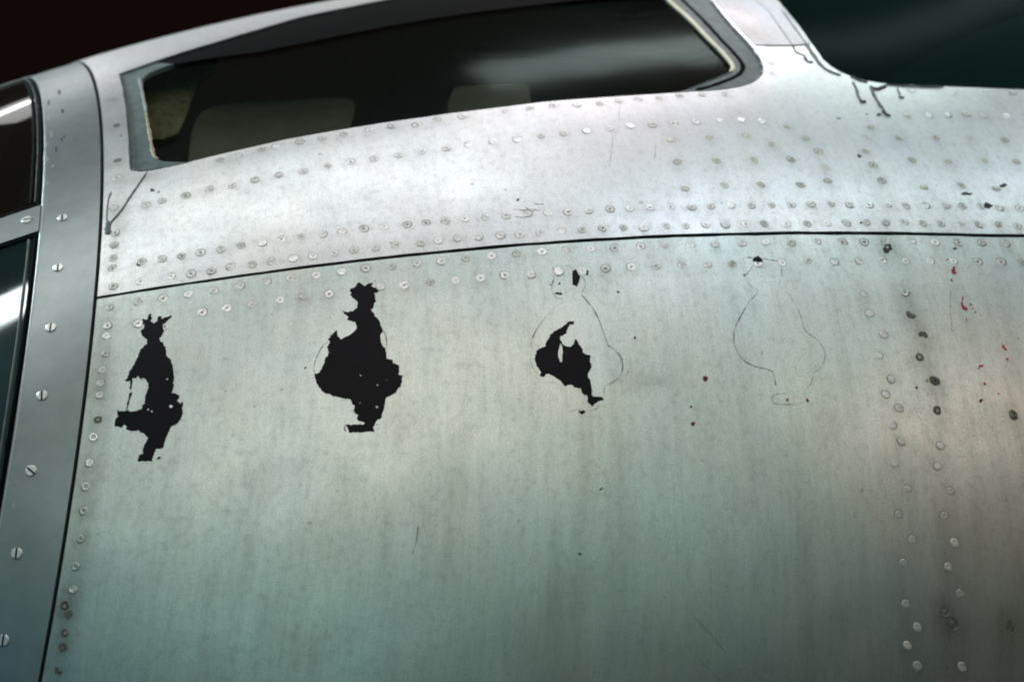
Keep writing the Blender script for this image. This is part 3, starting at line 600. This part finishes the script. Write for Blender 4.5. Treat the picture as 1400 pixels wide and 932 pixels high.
for q in ([(290,80),(310,72),(322,92),(338,108),(335,130),(320,170),(292,162)], [(372,75),(384,85),(378,105),(362,106),(372,95)], [(195,203),(240,202),(238,210),(200,212)], [(330,860),(360,855),(365,865),(345,880)], [(225,80),(238,70),(240,95),(230,90)], [(204,100),(236,100),(234,108),(215,112)], blob(222,152,6,8)):
    mk.append(paint('fleck', Z(q, *s3), [], M_INK, lower, .003))
a = merge(mk, 'painted_marking'); a['label'] = 'mostly flaked black marking with a faint full outline'
def outline(lines, s, w=.0018, m=M_LINE): 
    return [ribbon('outline', Z(l, *s), w, m, lower, .00006, .00010, .45, broken=.26) for l in lines]
outline([[(138,378),(110,405),(85,445),(66,490),(60,525),(62,560)], [(448,315),(462,340),(469,370),(470,405)], [(240,852),(232,870),(240,890)], [(405,850),(425,850),(432,868),(415,890)]], s2)
outline([[(240,255),(210,275),(185,300),(120,370),(75,450),(62,530),(65,590),(90,640),(150,690),(240,720)], [(345,215),(400,280),(440,350),(465,420),(490,490),(530,520),(562,560),(572,600),(565,650),(530,690),(475,722),(470,770)], [(275,862),(330,850),(400,852),(428,842),(440,825)], [(185,60),(195,100),(190,130),(180,180),(200,225),(245,240)], [(345,110),(362,135),(365,165),(345,205)], [(240,58),(275,55),(290,70)], [(165,160),(185,158)]], s3)
mk = outline([[(150,50),(168,48),(185,62)], [(235,55),(280,62),(320,68)], [(180,90),(165,118),(140,150),(155,190),(180,215),(208,238),(160,295),(120,360),(88,420),(75,470),(77,530),(105,590),(140,625),(190,650),(280,675),(298,705),(308,760)],
         [(340,100),(338,150),(330,205),(390,270),(430,335),(452,400),(462,440),(480,462),(530,500),(560,535),(578,570),(575,620),(545,665),(515,690),(503,745),(465,790),(478,830)], [(370,800),(310,805),(285,830),(305,858),(370,862),(430,860),(475,845)]], s4, .0019)
mk += [paint('fleck', Z(blob(x, y, r, 9), *s4), [], M_LINE, lower, .003) for x, y, r in ((133,147,7),)]
a = merge(mk, 'painted_marking'); a['label'] = 'marking reduced to a faint grey outline, no black left'
for x, y, r in ((370,835,9),(480,838,8)):
    paint('paint_fleck', Z(blob(x, y, r, 9), *s4), [], M_BROWN, lower, .003)
# red and brown flecks
RED = [[(1302,365),(1306,364),(1305,370),(1308,374),(1304,374),(1301,372)], blob(1301,382,2,8), [(1316,404),(1318,407),(1316,414),(1318,419),(1323,421),(1323,425),(1317,424),(1313,416)], blob(1327,415.5,1.8,8), blob(1334,427,1.4,8), [(1320,434),(1322,435),(1322,441),(1320,440)], blob(1295,355,1.5,8), blob(1330,421,1.2,7), blob(1341,430,1,7),
       [(1369,469),(1372,471),(1377,478),(1375,480),(1370,475)], blob(1377,492,2,8), [(1336,504),(1339,499),(1344,499),(1343,501),(1340,502),(1338,505)], blob(1346,525,1.7,8), blob(1366,538,1.5,8)]
for q in RED: paint('paint_fleck', q, [], M_RED, lower, .003, True)
for x, y, r in ((964,518.5,3.4),(947,579,3.0),(945,555.5,1.8),(1341,547,2.6),(1254,530,2)): paint('paint_fleck', blob(x, y, r, 9, .2), [], M_BROWN, lower, .003)
# scuffs
for q in ([(1205,340),(1209,333),(1216,334),(1219,340),(1214,345),(1208,346)],): paint('scuff', ragged(q, 2, .8), [blob(1213, 338, 2, 6)], M_SCUFF, lower, .003)
for x, y, r, sx, sy in ((1305,340,2.2,1.6,.7),(822,669,2.0,1,1),(793,757,2.6,1,1),(845,399,2,1,.7),(534,332,1,1,1),(280,262,1,1,1),(868,462,1.8,1,.8),(418,503,2,1,1),(1178,305,1.6,1,1),(190,361,3,1,1)):
    paint('scuff', blob(x, y, r, 8, .2, sx, sy), [], M_SCUFF, upper if y < 320 else lower, .003)
for x, y, r, sx, sy in ((1322,265,3.0,2.6,.7),(1350,281,4,1.4,1),(1372,253,3,2,.9),(1175,262,1.3,1,1),(708,273,2,1,1),(1146,162,1.6,2,.6),(1185,156,2,1,.7),(1202,157,2.6,1.2,.8),(1175,214,2.4,1,1),(208,260,2.2,1,1),(217,262,1.8,1,1),(165,186,1.4,1,1)):
    paint('scuff', blob(x, y, r, 9, .25, sx, sy), [], M_SCUFF, upper, .003)
for l in ([(702,286),(716,287),(728,286),(738,288)], [(704,296),(714,297),(724,296)], [(730,279),(744,279)], [(718,283),(728,290)], [(722,289),(734,287)]):
    ribbon('scratch', l, .0013, M_SCUFF, upper, .00006, .00015, .5)
for l, w in (([(572,718),(570,735),(564,757)],.0016),([(1000,913),(1022,915),(1045,926),(1060,934)],.0010),([(1076,922),(1083,934)],.0014),([(948,842),(972,866),(992,892)],.0014),([(960,905),(985,930)],.0012),([(1300,395),(1299,420),(1302,455)],.0012)):
    ribbon('scratch', l, w, M_LINE, lower, .00005, .00012, .4)
for l in ([(838,185),(835,215),(833,230)], [(897,195),(895,218)], [(847,140),(845,180)]): ribbon('scratch', l, .0009, M_LINEL, upper, .00003, .0001, .4)
sheet('scuff', on_shell(ragged([(1029,357),(1030,352),(1036,351),(1041,354),(1042,358),(1036,358)], 1.6, .4)), [], .003, M_INK, lower, .0011, .0009)
# dried sealant runs
for l, w, m in (([(1024,-6),(1038,6),(1052,18)],.0022,M_SEALG),([(1052,18),(1062,33),(1074,50),(1083,62),(1089,72),(1099,76),(1104,84)],.0030,M_SEALG),([(1100,80),(1105,85),(1111,85)],.0050,M_SEAL),([(1166,112),(1171,122),(1174,133),(1180,140)],.0036,M_SEALG),([(1176,137),(1180,140),(1183,138)],.0050,M_SEAL),
                ([(1190,117),(1195,130),(1202,142),(1210,153)],.0048,M_SEALG),([(1207,151),(1212,157),(1217,158)],.0060,M_SEAL),([(1227,121),(1231,131)],.0020,M_SEALG),([(1229,133),(1236,134)],.0040,M_SEAL),
                ([(1163,104),(1172,109),(1186,113)],.0056,M_SEAL),([(1190,119),(1200,122),(1212,117)],.0066,M_SEAL),([(1212,116),(1240,118),(1290,119)],.0034,M_SEAL),
                ([(201,236),(190,252),(179,268),(165,289),(153,303),(149,312)],.0030,M_SEALG),([(152,263),(148,275),(146,295),(147,312)],.0020,M_SEALG),([(149,303),(147,312),(148,320)],.0075,M_SEALG)):
    ribbon('sealant_run', l, w*1.25, m, upper, .0001, .0013, .2)
ribbon('panel_joint', [(1044,63.5),(1065,64),(1086,63.5),(1110,62.5)], .0018, M_SEALG, upper, .0001, .0004, .3)
